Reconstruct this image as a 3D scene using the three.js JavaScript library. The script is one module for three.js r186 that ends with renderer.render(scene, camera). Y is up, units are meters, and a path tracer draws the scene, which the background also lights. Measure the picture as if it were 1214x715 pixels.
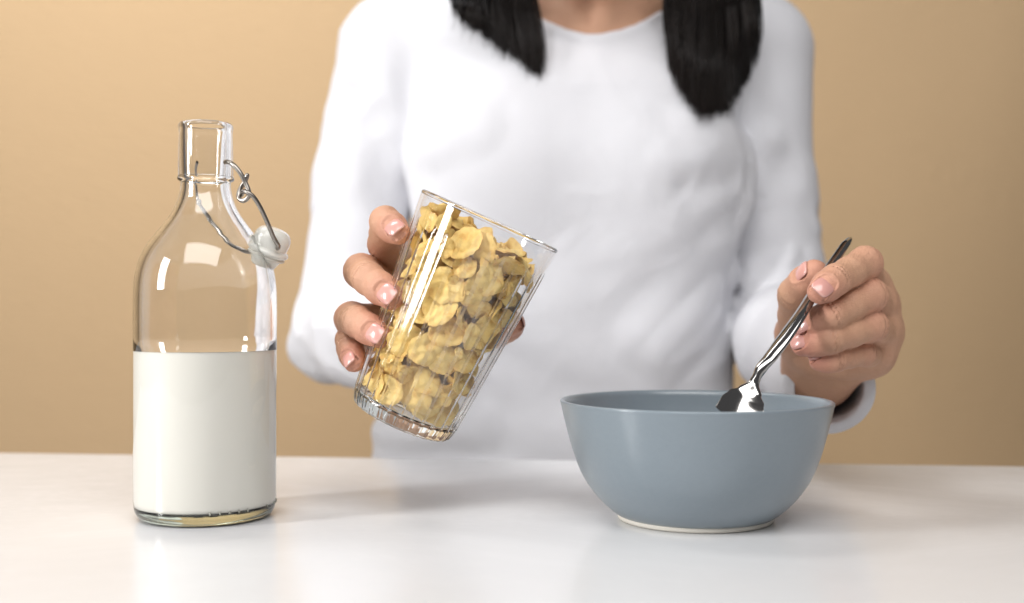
import * as THREE from 'three';
import { mergeGeometries, mergeVertices, toCreasedNormals } from 'three/addons/utils/BufferGeometryUtils.js';
import { RoundedBoxGeometry } from 'three/addons/geometries/RoundedBoxGeometry.js';
import { ImprovedNoise } from 'three/addons/math/ImprovedNoise.js';
import { RectAreaLightUniformsLib } from 'three/addons/lights/RectAreaLightUniformsLib.js';

// ---------------------------------------------------------------- camera, lamps, exposure
const V = (x, y, z) => new THREE.Vector3(x, y, z);
const FOCAL = 1314, EYE = 0.108, HORIZON = 366;
const scene = new THREE.Scene();
scene.background = new THREE.Color(0.02, 0.0198, 0.0205);
const camera = new THREE.PerspectiveCamera(2 * Math.atan(357.5 / FOCAL) * 180 / Math.PI, 1214 / 715, 0.05, 20);
camera.position.set(0, EYE, 0);
camera.lookAt(0, EYE, -1);
camera.setViewOffset(1214, 715, 0, 357.5 - HORIZON, 1214, 715);
camera.focus = 0.565;
camera.userData.fStop = 4.8;
const renderer = new THREE.WebGLRenderer();
renderer.toneMapping = THREE.LinearToneMapping;
renderer.toneMappingExposure = 5.6;
renderer.shadowMap.enabled = true;
RectAreaLightUniformsLib.init();
function softbox(label, pos, target, w, h, intensity, color) {
  const g = new THREE.Group(); g.name = numbered('softbox_lamp'); g.position.copy(pos);
  g.userData = { label, category: 'studio lamp' };
  g.lookAt(target); scene.add(g);                                   // group's +z faces the target
  const housing = new THREE.Mesh(new RoundedBoxGeometry(w + 0.04, h + 0.04, 0.12, 2, 0.015), new THREE.MeshStandardMaterial({ color: 0x111111, roughness: 0.7 }));
  housing.name = 'housing'; housing.position.z = -0.062; g.add(housing);
  const face = new THREE.Mesh(new THREE.PlaneGeometry(w, h), new THREE.MeshStandardMaterial({ color: 0xdddddd, emissive: new THREE.Color(...color), emissiveIntensity: 0.3 }));
  face.name = 'lamp_diffuser'; face.position.z = 0.001; g.add(face);
  const l = new THREE.RectAreaLight(new THREE.Color(...color), intensity, w, h);
  l.name = 'softbox_light'; l.position.z = 0.006; l.rotation.y = Math.PI; g.add(l);
  l.castShadow = true;
  return g;
}
const used = new Map();
function numbered(n) { const k = used.get(n) ?? 0; used.set(n, k + 1); return k ? n + '_' + String(k).padStart(3, '0') : n; }
softbox('narrow white softbox shining from beyond the bottle side', V(-1.2, 0.52, -0.02), V(0.0, 0.12, -0.75), 0.2, 0.62, 6.5, [1, 0.995, 0.99]);
softbox('wide softbox hung high above the camera', V(0.0, 1.4, 0.45), V(0.0, 0.1, -0.85), 1.6, 1.0, 0.62, [1, 0.995, 0.995]);
softbox('softbox behind the person lighting the tan wall', V(-0.75, 1.5, -1.0), V(-0.4, 0.55, -1.85), 0.6, 0.6, 1.45, [1, 0.99, 0.98]);

// ---------------------------------------------------------------- helpers
const P = (px, py, d) => V((px - 607) / FOCAL * d, EYE - (py - HORIZON) / FOCAL * d, -d);   // a point seen at that pixel, d metres deep
const noise = new ImprovedNoise();
const N3 = (x, y, z) => noise.noise(x + 37.1, y + 11.7, z + 5.3);
const fbm = (x, y, z) => N3(x, y, z) + 0.5 * N3(2.03 * x, 2.03 * y, 2.03 * z) + 0.25 * N3(4.1 * x, 4.1 * y, 4.1 * z);
let seed = 1234567;
const rnd = () => { seed = (seed + 0x6d2b79f5) | 0; let t = Math.imul(seed ^ (seed >>> 15), 1 | seed); t = (t + Math.imul(t ^ (t >>> 7), 61 | t)) ^ t; return ((t ^ (t >>> 14)) >>> 0) / 4294967296; };
const ss = (a, b, x) => { const t = Math.min(1, Math.max(0, (x - a) / (b - a))); return t * t * (3 - 2 * t); };
const lerp = (a, b, t) => a + (b - a) * t;
function interp(table, x) {                                          // smooth table lookup [[x, v, v2...]]
  if (x <= table[0][0]) return table[0].slice(1);
  for (let i = 1; i < table.length; i++) if (x <= table[i][0]) {
    const a = table[i - 1], b = table[i], t = ss(0, 1, (x - a[0]) / (b[0] - a[0]));
    return a.slice(1).map((v, k) => lerp(v, b[k + 1], t));
  }
  return table[table.length - 1].slice(1);
}
function part(name, geometry, material, parent) {
  const m = new THREE.Mesh(geometry, material); m.name = name; m.castShadow = m.receiveShadow = true; parent.add(m); return m;
}
function thing(name, label, category, pos = V(0, 0, 0), group) {
  const g = new THREE.Group(); g.name = numbered(name); g.position.copy(pos); scene.add(g);
  g.userData = { label, category }; if (group) g.userData.group = group;
  return g;
}
function noiseTexture(size, fn) {                                    // tileable grey texture, fn(u, v) -> 0..1
  const d = new Uint8Array(size * size * 4);
  for (let y = 0; y < size; y++) for (let x = 0; x < size; x++) {
    const v = Math.max(0, Math.min(255, fn(x / size, y / size) * 255)), o = (y * size + x) * 4;
    d[o] = d[o + 1] = d[o + 2] = v; d[o + 3] = 255;
  }
  const t = new THREE.DataTexture(d, size, size); t.wrapS = t.wrapT = THREE.RepeatWrapping; t.magFilter = THREE.LinearFilter; t.minFilter = THREE.LinearFilter; t.needsUpdate = true;
  return t;
}
const torusNoise = (u, v, f, s) => { const a = u * 2 * Math.PI, b = v * 2 * Math.PI, r = f / (2 * Math.PI); return N3(r * Math.cos(a) + s, r * Math.sin(a) + r * Math.cos(b) * 1.7, r * Math.sin(b) * 1.7 + s); };
function lathe(profile, segs = 96) {                                 // [[radius, height]...]
  const g = new THREE.LatheGeometry(profile.map(([r, y]) => new THREE.Vector2(Math.max(r, 0), y)), segs);
  return g;
}
function smoothProfile(points, n) {                                  // Catmull-Rom through [r, y]
  const c = new THREE.CatmullRomCurve3(points.map(([r, y]) => V(r, y, 0)), false, 'centripetal');
  return c.getPoints(n).map((p) => [p.x, p.y]);
}
// loft: cross-sections of given half widths along a path
function loft(path, widthDir, hw, ht, n = 40, m = 16, power = 2.4, bend = () => 0) {
  const curve = new THREE.CatmullRomCurve3(path, false, 'centripetal'), pos = [], idx = [];
  for (let i = 0; i <= n; i++) {
    const t = i / n, p = curve.getPoint(t), tan = curve.getTangent(t).normalize();
    const w = widthDir(t).clone().addScaledVector(tan, -widthDir(t).dot(tan)).normalize(), b = V().crossVectors(tan, w).normalize();
    for (let k = 0; k < m; k++) {
      const a = k / m * 2 * Math.PI, c = Math.cos(a), s = Math.sin(a), e = 2 / power;
      const q = p.clone().addScaledVector(w, hw(t) * Math.sign(c) * Math.abs(c) ** e).addScaledVector(b, ht(t) * Math.sign(s) * Math.abs(s) ** e + bend(t) * c * c);
      pos.push(q.x, q.y, q.z);
    }
  }
  for (let i = 0; i < n; i++) for (let k = 0; k < m; k++) { const a = i * m + k, b = i * m + (k + 1) % m, c = a + m, d = b + m; idx.push(a, c, b, b, c, d); }
  for (const [at, flip] of [[0, 1], [n, 0]]) {
    const p = curve.getPoint(at / n); pos.push(p.x, p.y, p.z); const c = pos.length / 3 - 1;
    for (let k = 0; k < m; k++) { const a = at * m + k, b = at * m + (k + 1) % m; flip ? idx.push(c, a, b) : idx.push(c, b, a); }
  }
  const g = new THREE.BufferGeometry(); g.setAttribute('position', new THREE.Float32BufferAttribute(pos, 3)); g.setIndex(idx); g.computeVertexNormals();
  g.setAttribute('uv', new THREE.Float32BufferAttribute(new Float32Array(pos.length / 3 * 2), 2));
  return g;
}
// surface nets over a distance field, vertices then pulled onto the surface
function netSurface(f, lo, hi, h, uvScale = 1) {
  const n = [0, 1, 2].map((k) => Math.ceil((hi.getComponent(k) - lo.getComponent(k)) / h) + 1), [nx, ny, nz] = n, val = new Float32Array(nx * ny * nz), B = 6;
  for (let bz = 0; bz < nz; bz += B) for (let by = 0; by < ny; by += B) for (let bx = 0; bx < nx; bx += B) {
    const c = f(lo.x + (bx + B / 2) * h, lo.y + (by + B / 2) * h, lo.z + (bz + B / 2) * h), far = Math.abs(c) > B * h * 1.25;
    for (let z = bz; z < Math.min(bz + B, nz); z++) for (let y = by; y < Math.min(by + B, ny); y++) for (let x = bx; x < Math.min(bx + B, nx); x++)
      val[(z * ny + y) * nx + x] = far ? c : f(lo.x + x * h, lo.y + y * h, lo.z + z * h);
  }
  const id = new Int32Array(nx * ny * nz).fill(-1), pos = [], at = (x, y, z) => (z * ny + y) * nx + x;
  for (let z = 0; z < nz - 1; z++) for (let y = 0; y < ny - 1; y++) for (let x = 0; x < nx - 1; x++) {
    const v = [val[at(x, y, z)], val[at(x + 1, y, z)], val[at(x, y + 1, z)], val[at(x + 1, y + 1, z)], val[at(x, y, z + 1)], val[at(x + 1, y, z + 1)], val[at(x, y + 1, z + 1)], val[at(x + 1, y + 1, z + 1)]];
    let neg = 0; for (const q of v) if (q < 0) neg++;
    if (neg === 0 || neg === 8) continue;
    let sx = 0, sy = 0, sz = 0, c = 0;
    for (let a = 0; a < 8; a++) for (const bit of [1, 2, 4]) {
      const b = a | bit; if (b === a || (v[a] < 0) === (v[b] < 0)) continue;
      const t = v[a] / (v[a] - v[b]);
      sx += (a & 1) + (bit === 1 ? t : 0); sy += ((a >> 1) & 1) + (bit === 2 ? t : 0); sz += ((a >> 2) & 1) + (bit === 4 ? t : 0); c++;
    }
    id[at(x, y, z)] = pos.length / 3;
    pos.push(lo.x + (x + sx / c) * h, lo.y + (y + sy / c) * h, lo.z + (z + sz / c) * h);
  }
  const idx = [], quad = (a, b, c, d, flip) => { if (a < 0 || b < 0 || c < 0 || d < 0) return; flip ? idx.push(a, c, b, a, d, c) : idx.push(a, b, c, a, c, d); };
  for (let z = 1; z < nz - 1; z++) for (let y = 1; y < ny - 1; y++) for (let x = 1; x < nx - 1; x++) {
    const o = val[at(x, y, z)] < 0;
    if (o !== val[at(x + 1, y, z)] < 0) quad(id[at(x, y - 1, z - 1)], id[at(x, y, z - 1)], id[at(x, y, z)], id[at(x, y - 1, z)], !o);
    if (o !== val[at(x, y + 1, z)] < 0) quad(id[at(x - 1, y, z - 1)], id[at(x - 1, y, z)], id[at(x, y, z)], id[at(x, y, z - 1)], !o);
    if (o !== val[at(x, y, z + 1)] < 0) quad(id[at(x - 1, y - 1, z)], id[at(x, y - 1, z)], id[at(x, y, z)], id[at(x - 1, y, z)], !o);
  }
  const e = h * 0.35, nrm = new Float32Array(pos.length), uv = new Float32Array(pos.length / 3 * 2);
  for (let i = 0; i < pos.length; i += 3) for (let k = 0; k < 3; k++) {
    const [x, y, z] = [pos[i], pos[i + 1], pos[i + 2]];
    let gx = f(x + e, y, z) - f(x - e, y, z), gy = f(x, y + e, z) - f(x, y - e, z), gz = f(x, y, z + e) - f(x, y, z - e);
    const l = Math.hypot(gx, gy, gz) || 1; gx /= l; gy /= l; gz /= l;
    if (k < 2) { const d = Math.max(-h, Math.min(h, f(x, y, z) * Math.min(1.4, 2 * e / l))); pos[i] -= gx * d; pos[i + 1] -= gy * d; pos[i + 2] -= gz * d; }
    nrm[i] = gx; nrm[i + 1] = gy; nrm[i + 2] = gz;
    uv[i / 3 * 2] = (x + 0.43 * z) * uvScale; uv[i / 3 * 2 + 1] = (y + 0.37 * z) * uvScale;
  }
  const g = new THREE.BufferGeometry();
  g.setAttribute('position', new THREE.Float32BufferAttribute(pos, 3)); g.setAttribute('normal', new THREE.BufferAttribute(nrm, 3)); g.setAttribute('uv', new THREE.BufferAttribute(uv, 2)); g.setIndex(idx);
  return g;
}
function paint(g, fn) {                                              // vertex colours from position, linear
  const p = g.attributes.position, c = new Float32Array(p.count * 3);
  for (let i = 0; i < p.count; i++) { const k = fn(p.getX(i), p.getY(i), p.getZ(i)); c[3 * i] = k[0]; c[3 * i + 1] = k[1]; c[3 * i + 2] = k[2]; }
  g.setAttribute('color', new THREE.BufferAttribute(c, 3)); return g;
}
const smin = (a, b, k) => { const h = Math.max(k - Math.abs(a - b), 0) / k; return Math.min(a, b) - h * h * k * 0.25; };
const smax = (a, b, k) => -smin(-a, -b, k);
function cone(a, b, ra, rb) {                                        // tapered capsule
  const bx = b.x - a.x, by = b.y - a.y, bz = b.z - a.z, l2 = bx * bx + by * by + bz * bz, ax = a.x, ay = a.y, az = a.z;
  return (x, y, z) => {
    const px = x - ax, py = y - ay, pz = z - az, t = Math.min(1, Math.max(0, (px * bx + py * by + pz * bz) / l2)), dx = px - bx * t, dy = py - by * t, dz = pz - bz * t;
    return Math.sqrt(dx * dx + dy * dy + dz * dz) - ra - (rb - ra) * t;
  };
}
function ellipsoid(c, rx, ry, rz) {
  return (x, y, z) => {
    const a = (x - c.x) / rx, b = (y - c.y) / ry, d = (z - c.z) / rz, k = Math.sqrt(a * a + b * b + d * d), g = Math.sqrt((a / rx) ** 2 + (b / ry) ** 2 + (d / rz) ** 2);
    return g < 1e-9 ? -Math.min(rx, ry, rz) : k * (k - 1) / g;
  };
}

// ---------------------------------------------------------------- setting
const wallBump = noiseTexture(512, (u, v) => 0.5 + 0.22 * torusNoise(u, v, 60, 1) + 0.3 * torusNoise(u, v, 170, 4));
wallBump.repeat.set(5, 5);
const wallGeo = new THREE.BoxGeometry(6, 3.2, 0.1);
const wall = part('wall', wallGeo, new THREE.MeshStandardMaterial({ color: new THREE.Color().setRGB(0.66, 0.462, 0.265), roughness: 0.85, bumpMap: wallBump, bumpScale: 0.002 }), scene);
wall.position.set(0, 0.8, -1.85); wall.userData.kind = 'structure';
const floor = part('floor', new THREE.BoxGeometry(6, 0.1, 6), new THREE.MeshStandardMaterial({ color: new THREE.Color().setRGB(0.4, 0.38, 0.35), roughness: 0.7 }), scene);
floor.position.set(0, -0.85, 0.9); floor.userData.kind = 'structure';

const tableRough = noiseTexture(512, (u, v) => 0.2 + 0.035 * torusNoise(u, v, 14, 2) + 0.03 * torusNoise(u, v, 60, 7)); tableRough.repeat.set(6, 2.5);
const table = thing('white_table', 'smooth white tabletop that the bottle and the bowl stand on', 'table', V(0.0, 0, -0.294));
table.rotation.y = -0.0967;
const top = part('tabletop', new RoundedBoxGeometry(2.4, 0.03, 1.0, 3, 0.004), new THREE.MeshStandardMaterial({ color: new THREE.Color().setRGB(0.745, 0.745, 0.75), roughness: 1, roughnessMap: tableRough }), table);
top.position.y = -0.015;

// ---------------------------------------------------------------- glass materials
const clearGlass = new THREE.MeshPhysicalMaterial({ color: 0xffffff, roughness: 0.0, transmission: 1, thickness: 0.01, ior: 1.5, attenuationColor: new THREE.Color(0.93, 0.98, 0.93), attenuationDistance: 0.06 });
const ribGlass = new THREE.MeshPhysicalMaterial({ color: 0xffffff, roughness: 0.0, transmission: 1, thickness: 0.002, ior: 1.5 });
const steel = new THREE.MeshStandardMaterial({ color: new THREE.Color().setRGB(0.43, 0.42, 0.405), metalness: 1, roughness: 0.12 });
const wireSteel = new THREE.MeshStandardMaterial({ color: new THREE.Color().setRGB(0.3, 0.275, 0.25), metalness: 1, roughness: 0.28 });

// ---------------------------------------------------------------- milk bottle
const S = 0.58 / FOCAL;                                              // metres per pixel at the bottle
const bottleAt = P(244, 617, 0.577); bottleAt.y = 0;
const hOf = (py) => EYE - (py - HORIZON) * S;
const bottle = thing('milk_bottle', 'clear glass swing-top bottle half full of milk, open, on the table', 'bottle', bottleAt);
const outerWall = smoothProfile([[81.3, 596], [81.8, 560], [81.8, 500], [81.8, 400], [81.8, 355], [81, 337], [78.8, 322], [75.2, 309], [70.4, 298], [64.8, 288.8], [58.6, 280.5], [52, 272], [45.6, 263.5], [39.8, 255], [35, 246], [31.4, 236], [29.2, 226], [28.6, 217]].map(([r, y]) => [r * S, hOf(y)]), 90);
const R = (r, py) => [r * S, hOf(py)];
const neckRing = [R(30.3, 215.8), R(32, 214.8), R(32.7, 213), R(32.2, 211.2), R(31.5, 210)];
const lip = [R(31.6, 195), R(31.2, 175), R(30.6, 160), R(31, 156), R(31.6, 153), R(31.3, 150), R(29.6, 148), R(27.4, 147.3), R(25.4, 148), R(24.4, 150)];
const innerWall = smoothProfile([[24.2, 154], [23.4, 190], [22.2, 217], [22.6, 226], [24.6, 236], [28.0, 246], [32.3, 255], [37.6, 263.5], [43.8, 272], [50.2, 280.5], [56.6, 288.8], [62.7, 298], [68.0, 309], [71.9, 322], [74.2, 337], [75.0, 355], [75, 400], [75, 500], [74.6, 578], [72, 591], [66, 597.5], [50, 600], [25, 598], [0.01, 597]].map(([r, y]) => [r * S, hOf(y)]), 120);
const heel = [[0, 0.0022], [0.012, 0.002], [0.024, 0.0012], [0.0295, 0.0001], [0.0315, 0.0002], [0.0338, 0.0016], [0.0353, 0.0044]];
const milkTop = hOf(416), above = (l) => l.filter(([, y]) => y > milkTop + 0.0012), sideAt = milkTop + 0.0006;
const bottleProfile = [[75 * S, sideAt], [81.8 * S, sideAt], ...above(outerWall), ...neckRing, ...lip, ...above(innerWall), [75 * S, sideAt]];
part('glass_body', lathe(bottleProfile, 128), clearGlass, bottle);
const paneGlass = new THREE.MeshPhysicalMaterial({ color: 0xffffff, roughness: 0.0, transmission: 1, thickness: 0, ior: 1.5 });
part('glass_wall', lathe([[0.0358, 0.0072], [81.8 * S, 0.0095], [81.8 * S, 0.04], [81.8 * S, sideAt]], 128), paneGlass, bottle);
part('glass_base', lathe([...heel, [0.0358, 0.0070], [0.0352, 0.0073], [0.034, 0.0062], [0.030, 0.0054], [0.012, 0.0058], [0, 0.0060]], 128), new THREE.MeshPhysicalMaterial({ color: 0xffffff, roughness: 0.0, transmission: 1, thickness: 0.01, ior: 1.5, attenuationColor: new THREE.Color(0.86, 0.93, 0.80), attenuationDistance: 0.05 }), bottle);
const dots = [];
for (let i = 2; i < 24; i++) {
  if ([7, 8, 10, 14, 15].includes(i)) continue;
  const a = i * 2 * Math.PI / 46 + 0.05, s = new THREE.SphereGeometry(0.00062, 8, 6); s.scale(1, 1.3, 1);
  s.translate(0.0357 * Math.sin(a), 0.0072, 0.0357 * Math.cos(a)); dots.push(s);
}
const stipple = part('stipple_ring', mergeGeometries(dots), new THREE.MeshPhysicalMaterial({ color: new THREE.Color(0.5, 0.5, 0.42), roughness: 0.2, transmission: 0.5, thickness: 0.001, ior: 1.5 }), bottle);
stipple.userData.kind = 'stuff';
// milk, standing in the bottle
const mr = 81.8 * S - 0.0003;
const milkProfile = [[0, 0.00612], [0.012, 0.00592], [0.030, 0.00555], [0.034, 0.0064], [0.0352, 0.0075], [mr - 0.0002, 0.0095], [mr, 0.02], [mr, sideAt + 0.00012], [75.1 * S, sideAt + 0.00012], [75.1 * S - 0.0008, milkTop + 0.0001], [0.02, milkTop - 0.0001], [0, milkTop - 0.0001]];
const milk = thing('milk', 'white milk filling the lower half of the swing-top bottle', 'milk', bottleAt);
part('milk_body', lathe(milkProfile, 96), new THREE.MeshPhysicalMaterial({ color: new THREE.Color().setRGB(0.67, 0.655, 0.595), roughness: 0.5 }), milk);
// swing-top: two wires and a ceramic stopper that hangs by the shoulder
const at = (px, py, d) => P(px, py, d).sub(bottleAt);
const tube = (pts, r, n = 60) => new THREE.TubeGeometry(new THREE.CatmullRomCurve3(pts, false, 'centripetal'), n, r, 10, false);
const cap = (p, r) => { const s = new THREE.SphereGeometry(r, 12, 8); s.translate(p.x, p.y, p.z); return s; };
const wr = 0.0012;
const nearLever = [at(266, 192.5, 0.571), at(270, 192, 0.566), at(276, 195, 0.563), at(284, 204, 0.562), at(291, 217, 0.562), at(295, 228, 0.5615), at(294, 234, 0.562), at(289, 238, 0.563), at(284, 236, 0.5645), at(283, 230, 0.566), at(286, 222, 0.567), at(291, 214, 0.567), at(293, 208, 0.567)];
const nearBail = [at(286, 231, 0.566), at(288, 227, 0.5635), at(293, 228, 0.5608), at(300, 233, 0.561), at(308, 245, 0.5625), at(317, 264, 0.565), at(325, 283, 0.568), at(330, 292, 0.570), at(328, 295, 0.574)];
const farLever = [at(229, 196, 0.598), at(224, 208, 0.603), at(226, 225, 0.606), at(230, 237, 0.606), at(233, 241, 0.604)];
const farBail = [at(231, 239, 0.606), at(238, 250, 0.609), at(255, 268, 0.611), at(272, 284, 0.606), at(290, 296, 0.598), at(300, 298, 0.592)];
part('wire_lever', mergeGeometries([tube(nearLever, wr), cap(nearLever.at(-1), wr), cap(nearLever[0], wr)]), wireSteel, bottle);
part('wire_bail', mergeGeometries([tube(nearBail, wr), cap(nearBail[0], wr), cap(nearBail.at(-1), wr)]), wireSteel, bottle);
part('wire_lever', mergeGeometries([tube(farLever, wr), cap(farLever.at(-1), wr * 1.7)]), wireSteel, bottle);
part('wire_bail', mergeGeometries([tube(farBail, wr), cap(farBail[0], wr)]), wireSteel, bottle);
const porcelain = new THREE.MeshPhysicalMaterial({ color: new THREE.Color().setRGB(0.78, 0.77, 0.71), roughness: 0.22, clearcoat: 0.4, clearcoatRoughness: 0.1 });
const stopper = part('stopper', lathe(smoothProfile([[0, 0.0086], [0.0038, 0.0084], [0.0066, 0.0074], [0.0081, 0.0054], [0.0086, 0.0028], [0.0083, -0.0008]], 40).concat([[0.0083, -0.001], [0.0093, -0.0016], [0.0098, -0.0024], [0.0096, -0.0034], [0.0084, -0.0044], [0.0066, -0.0075], [0.0056, -0.0098], [0.0045, -0.0105], [0, -0.0106]]), 64), porcelain, bottle);
stopper.scale.setScalar(1.12); stopper.position.copy(at(320, 291, 0.580)); stopper.rotation.set(0.12, 0, -0.38);
const washer = part('rubber_washer', lathe([[0.0066, -0.0043], [0.0086, -0.0045], [0.0090, -0.0052], [0.0084, -0.0059], [0.0068, -0.0061]], 48), new THREE.MeshStandardMaterial({ color: new THREE.Color().setRGB(0.72, 0.69, 0.62), roughness: 0.6 }), stopper);
washer.position.y = 0;

// ---------------------------------------------------------------- bowl
const bowlAt = P(824, 610, 0.57); bowlAt.y = 0;
const bowl = thing('bowl', 'grey-blue glazed bowl with an unglazed cream foot', 'bowl', bowlAt);
const BR = 0.983, sq = (l) => l.map(([r, y]) => [r * BR, y]);
const bowlOut = smoothProfile([[0.0406, 0.0027], [0.0434, 0.0046], [0.0487, 0.0092], [0.0545, 0.0158], [0.0592, 0.0232], [0.0632, 0.033], [0.0662, 0.043], [0.0686, 0.0525], [0.0702, 0.0594]], 50);
const bowlIn = smoothProfile([[0.0674, 0.0594], [0.0657, 0.052], [0.0632, 0.043], [0.060, 0.033], [0.0558, 0.0238], [0.0505, 0.017], [0.044, 0.0122], [0.036, 0.0094], [0.02, 0.0078], [0, 0.0074]], 50);
const glaze = new THREE.MeshPhysicalMaterial({ color: new THREE.Color().setRGB(0.218, 0.262, 0.296), roughness: 0.3, clearcoat: 0.4, clearcoatRoughness: 0.22 });
const glazeTone = noiseTexture(512, (u, v) => 0.97 + 0.04 * torusNoise(u, v, 120, 3) + 0.02 * torusNoise(u, v, 14, 5) - 0.25 * ss(0.52, 0.7, torusNoise(u, v, 150, 8)));
glazeTone.colorSpace = THREE.NoColorSpace; glaze.map = glazeTone; glazeTone.repeat.set(9, 3);
part('bowl_body', lathe(sq([[0, 0.0030], [0.036, 0.0028], ...bowlOut, [0.0705, 0.0603], [0.0704, 0.0609], [0.0697, 0.0613], [0.0687, 0.0611], [0.068, 0.0604], ...bowlIn]), 160), glaze, bowl);
part('foot_ring', lathe(sq([[0.0355, 0.0029], [0.0358, 0.0012], [0.0368, 0.0002], [0.0385, 0.0], [0.0398, 0.0004], [0.0403, 0.0012], [0.0405, 0.0025], [0.0398, 0.0029]]), 128), new THREE.MeshStandardMaterial({ color: new THREE.Color().setRGB(0.78, 0.74, 0.66), roughness: 0.75 }), bowl);

// ---------------------------------------------------------------- tumbler, tilted in the hand
const gBase = P(475, 498, 0.583), gAxis = V(0.412, 0.911, 0.07).normalize(), gLen = 0.1155;
const tumbler = thing('drinking_glass', 'clear fluted drinking glass full of cereal, tilted in the hand over the table', 'glass', gBase);
tumbler.quaternion.setFromUnitVectors(V(0, 1, 0), gAxis);
const rOut = (y) => lerp(0.0280, 0.0386, (y / gLen) ** 0.92), rIn = (y) => rOut(y) - 0.0017, glassFloor = 0.0068;
{
  const seg = 300, flutes = 30;
  const shell = (rows) => {
    const pos = [], idx = [];
    rows.forEach(([r, y, a]) => {
      for (let k = 0; k < seg; k++) {
        const th = k / seg * 2 * Math.PI, ph = Math.abs(((th * flutes / (2 * Math.PI)) % 1) - 0.5) * 2, q = r + (y < 0.0084 ? a * (0.0008 * ph ** 3 - 0.0005) : 0);   // shallow hollows with ridges between
        pos.push(q * Math.sin(th), y, q * Math.cos(th));
      }
    });
    for (let i = 0; i < rows.length - 1; i++) for (let k = 0; k < seg; k++) { const a = i * seg + k, b = i * seg + (k + 1) % seg, c = a + seg, d = b + seg; idx.push(a, b, c, b, d, c); }
    const g = new THREE.BufferGeometry(); g.setAttribute('position', new THREE.Float32BufferAttribute(pos, 3)); g.setIndex(idx); g.computeVertexNormals(); return g;
  };
  const foot = [[0, 0.0014], [0.012, 0.0011], [0.021, 0.0007], [0.0238, 0], [0.0258, 0.0002], [0.0272, 0.0014], [0.0279, 0.0034]].map(([r, y], i) => [r, y, i > 2 ? 0.6 : i > 1 ? 0.5 : 0]), baseTop = 0.0085;
  foot.push([rOut(0.006), 0.006, 0.5], [rOut(baseTop), baseTop, 0.4], [rIn(baseTop), baseTop + 0.0001, 0], [rIn(glassFloor) - 0.002, glassFloor + 0.0003, 0], [0.018, glassFloor, 0], [0.008, glassFloor + 0.0004, 0], [0, glassFloor + 0.0005, 0]);
  part('glass_base', shell(foot), clearGlass, tumbler);
  const rimLow = gLen - 0.0022, outer = [];
  for (let i = 0; i <= 30; i++) { const y = lerp(baseTop + 0.0001, gLen - 0.0165, i / 30); outer.push([rOut(y), y, 1]); }
  for (let i = 1; i <= 6; i++) { const y = gLen - 0.0165 + 0.0035 * i / 6; outer.push([rOut(y), y, 1 - ss(0, 1, i / 6)]); }
  outer.push([rOut(gLen - 0.008), gLen - 0.008, 0], [rOut(rimLow), rimLow, 0]);
  part('glass_wall', shell(outer), paneGlass, tumbler);
  const inner = []; for (let i = 0; i <= 16; i++) { const y = lerp(rimLow, baseTop + 0.0003, i / 16); inner.push([rIn(y), y, 0]); }
  part('glass_wall', shell(inner), paneGlass, tumbler);
  const ribGeo = new THREE.BufferGeometry();                         // a low rounded ridge of solid glass, fading out below the smooth band at the rim
  { const pos = [], idx = [], n = 40, m = 12;
    for (let i = 0; i <= n; i++) {
      const t = i / n, y = lerp(baseTop - 0.001, gLen - 0.0140, t), R0 = rOut(y) + 0.00006, end = Math.sqrt(Math.min(1, (1 - t) * 14)), pitch = Math.PI / flutes * 0.3 * lerp(0.35, 1, end);
      for (let k = 0; k <= m; k++) { const u = k / m * 2 - 1, h = 0.00034 * end * Math.cos(u * Math.PI / 2) ** 2 + 0.00002, q = R0 + h; pos.push(q * Math.sin(u * pitch), y, q * Math.cos(u * pitch)); }
      for (let k = m; k >= 0; k--) { const u = k / m * 2 - 1; pos.push(R0 * Math.sin(u * pitch), y, R0 * Math.cos(u * pitch)); }
    }
    const w = 2 * (m + 1);
    for (let i = 0; i < n; i++) for (let k = 0; k < w; k++) { const a = i * w + k, c = i * w + (k + 1) % w; idx.push(a, c, a + w, c, c + w, a + w); }
    for (const [o, flip] of [[0, 1], [n * w, 0]]) for (let k = 1; k < w - 1; k++) flip ? idx.push(o, o + k + 1, o + k) : idx.push(o, o + k, o + k + 1);
    ribGeo.setAttribute('position', new THREE.Float32BufferAttribute(pos, 3)); ribGeo.setIndex(idx);
  }
  const ribShape = toCreasedNormals(ribGeo, 0.6);
  for (let k = 0; k < flutes; k++) { const rib = part('glass_rib', ribShape, ribGlass, tumbler); rib.rotation.y = k / flutes * 2 * Math.PI; }
  const ro = rOut(gLen), ri = rIn(gLen);
  part('glass_rim', shell([[ri, rimLow + 0.0001, 0], [rOut(rimLow), rimLow + 0.0001, 0], [ro, gLen - 0.001, 0], [ro - 0.0004, gLen - 0.0003, 0], [ro - 0.001, gLen, 0], [ri + 0.0008, gLen, 0], [ri + 0.0002, gLen - 0.0004, 0], [ri, gLen - 0.001, 0], [ri, rimLow + 0.0001, 0]]), clearGlass, tumbler);
}

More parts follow.
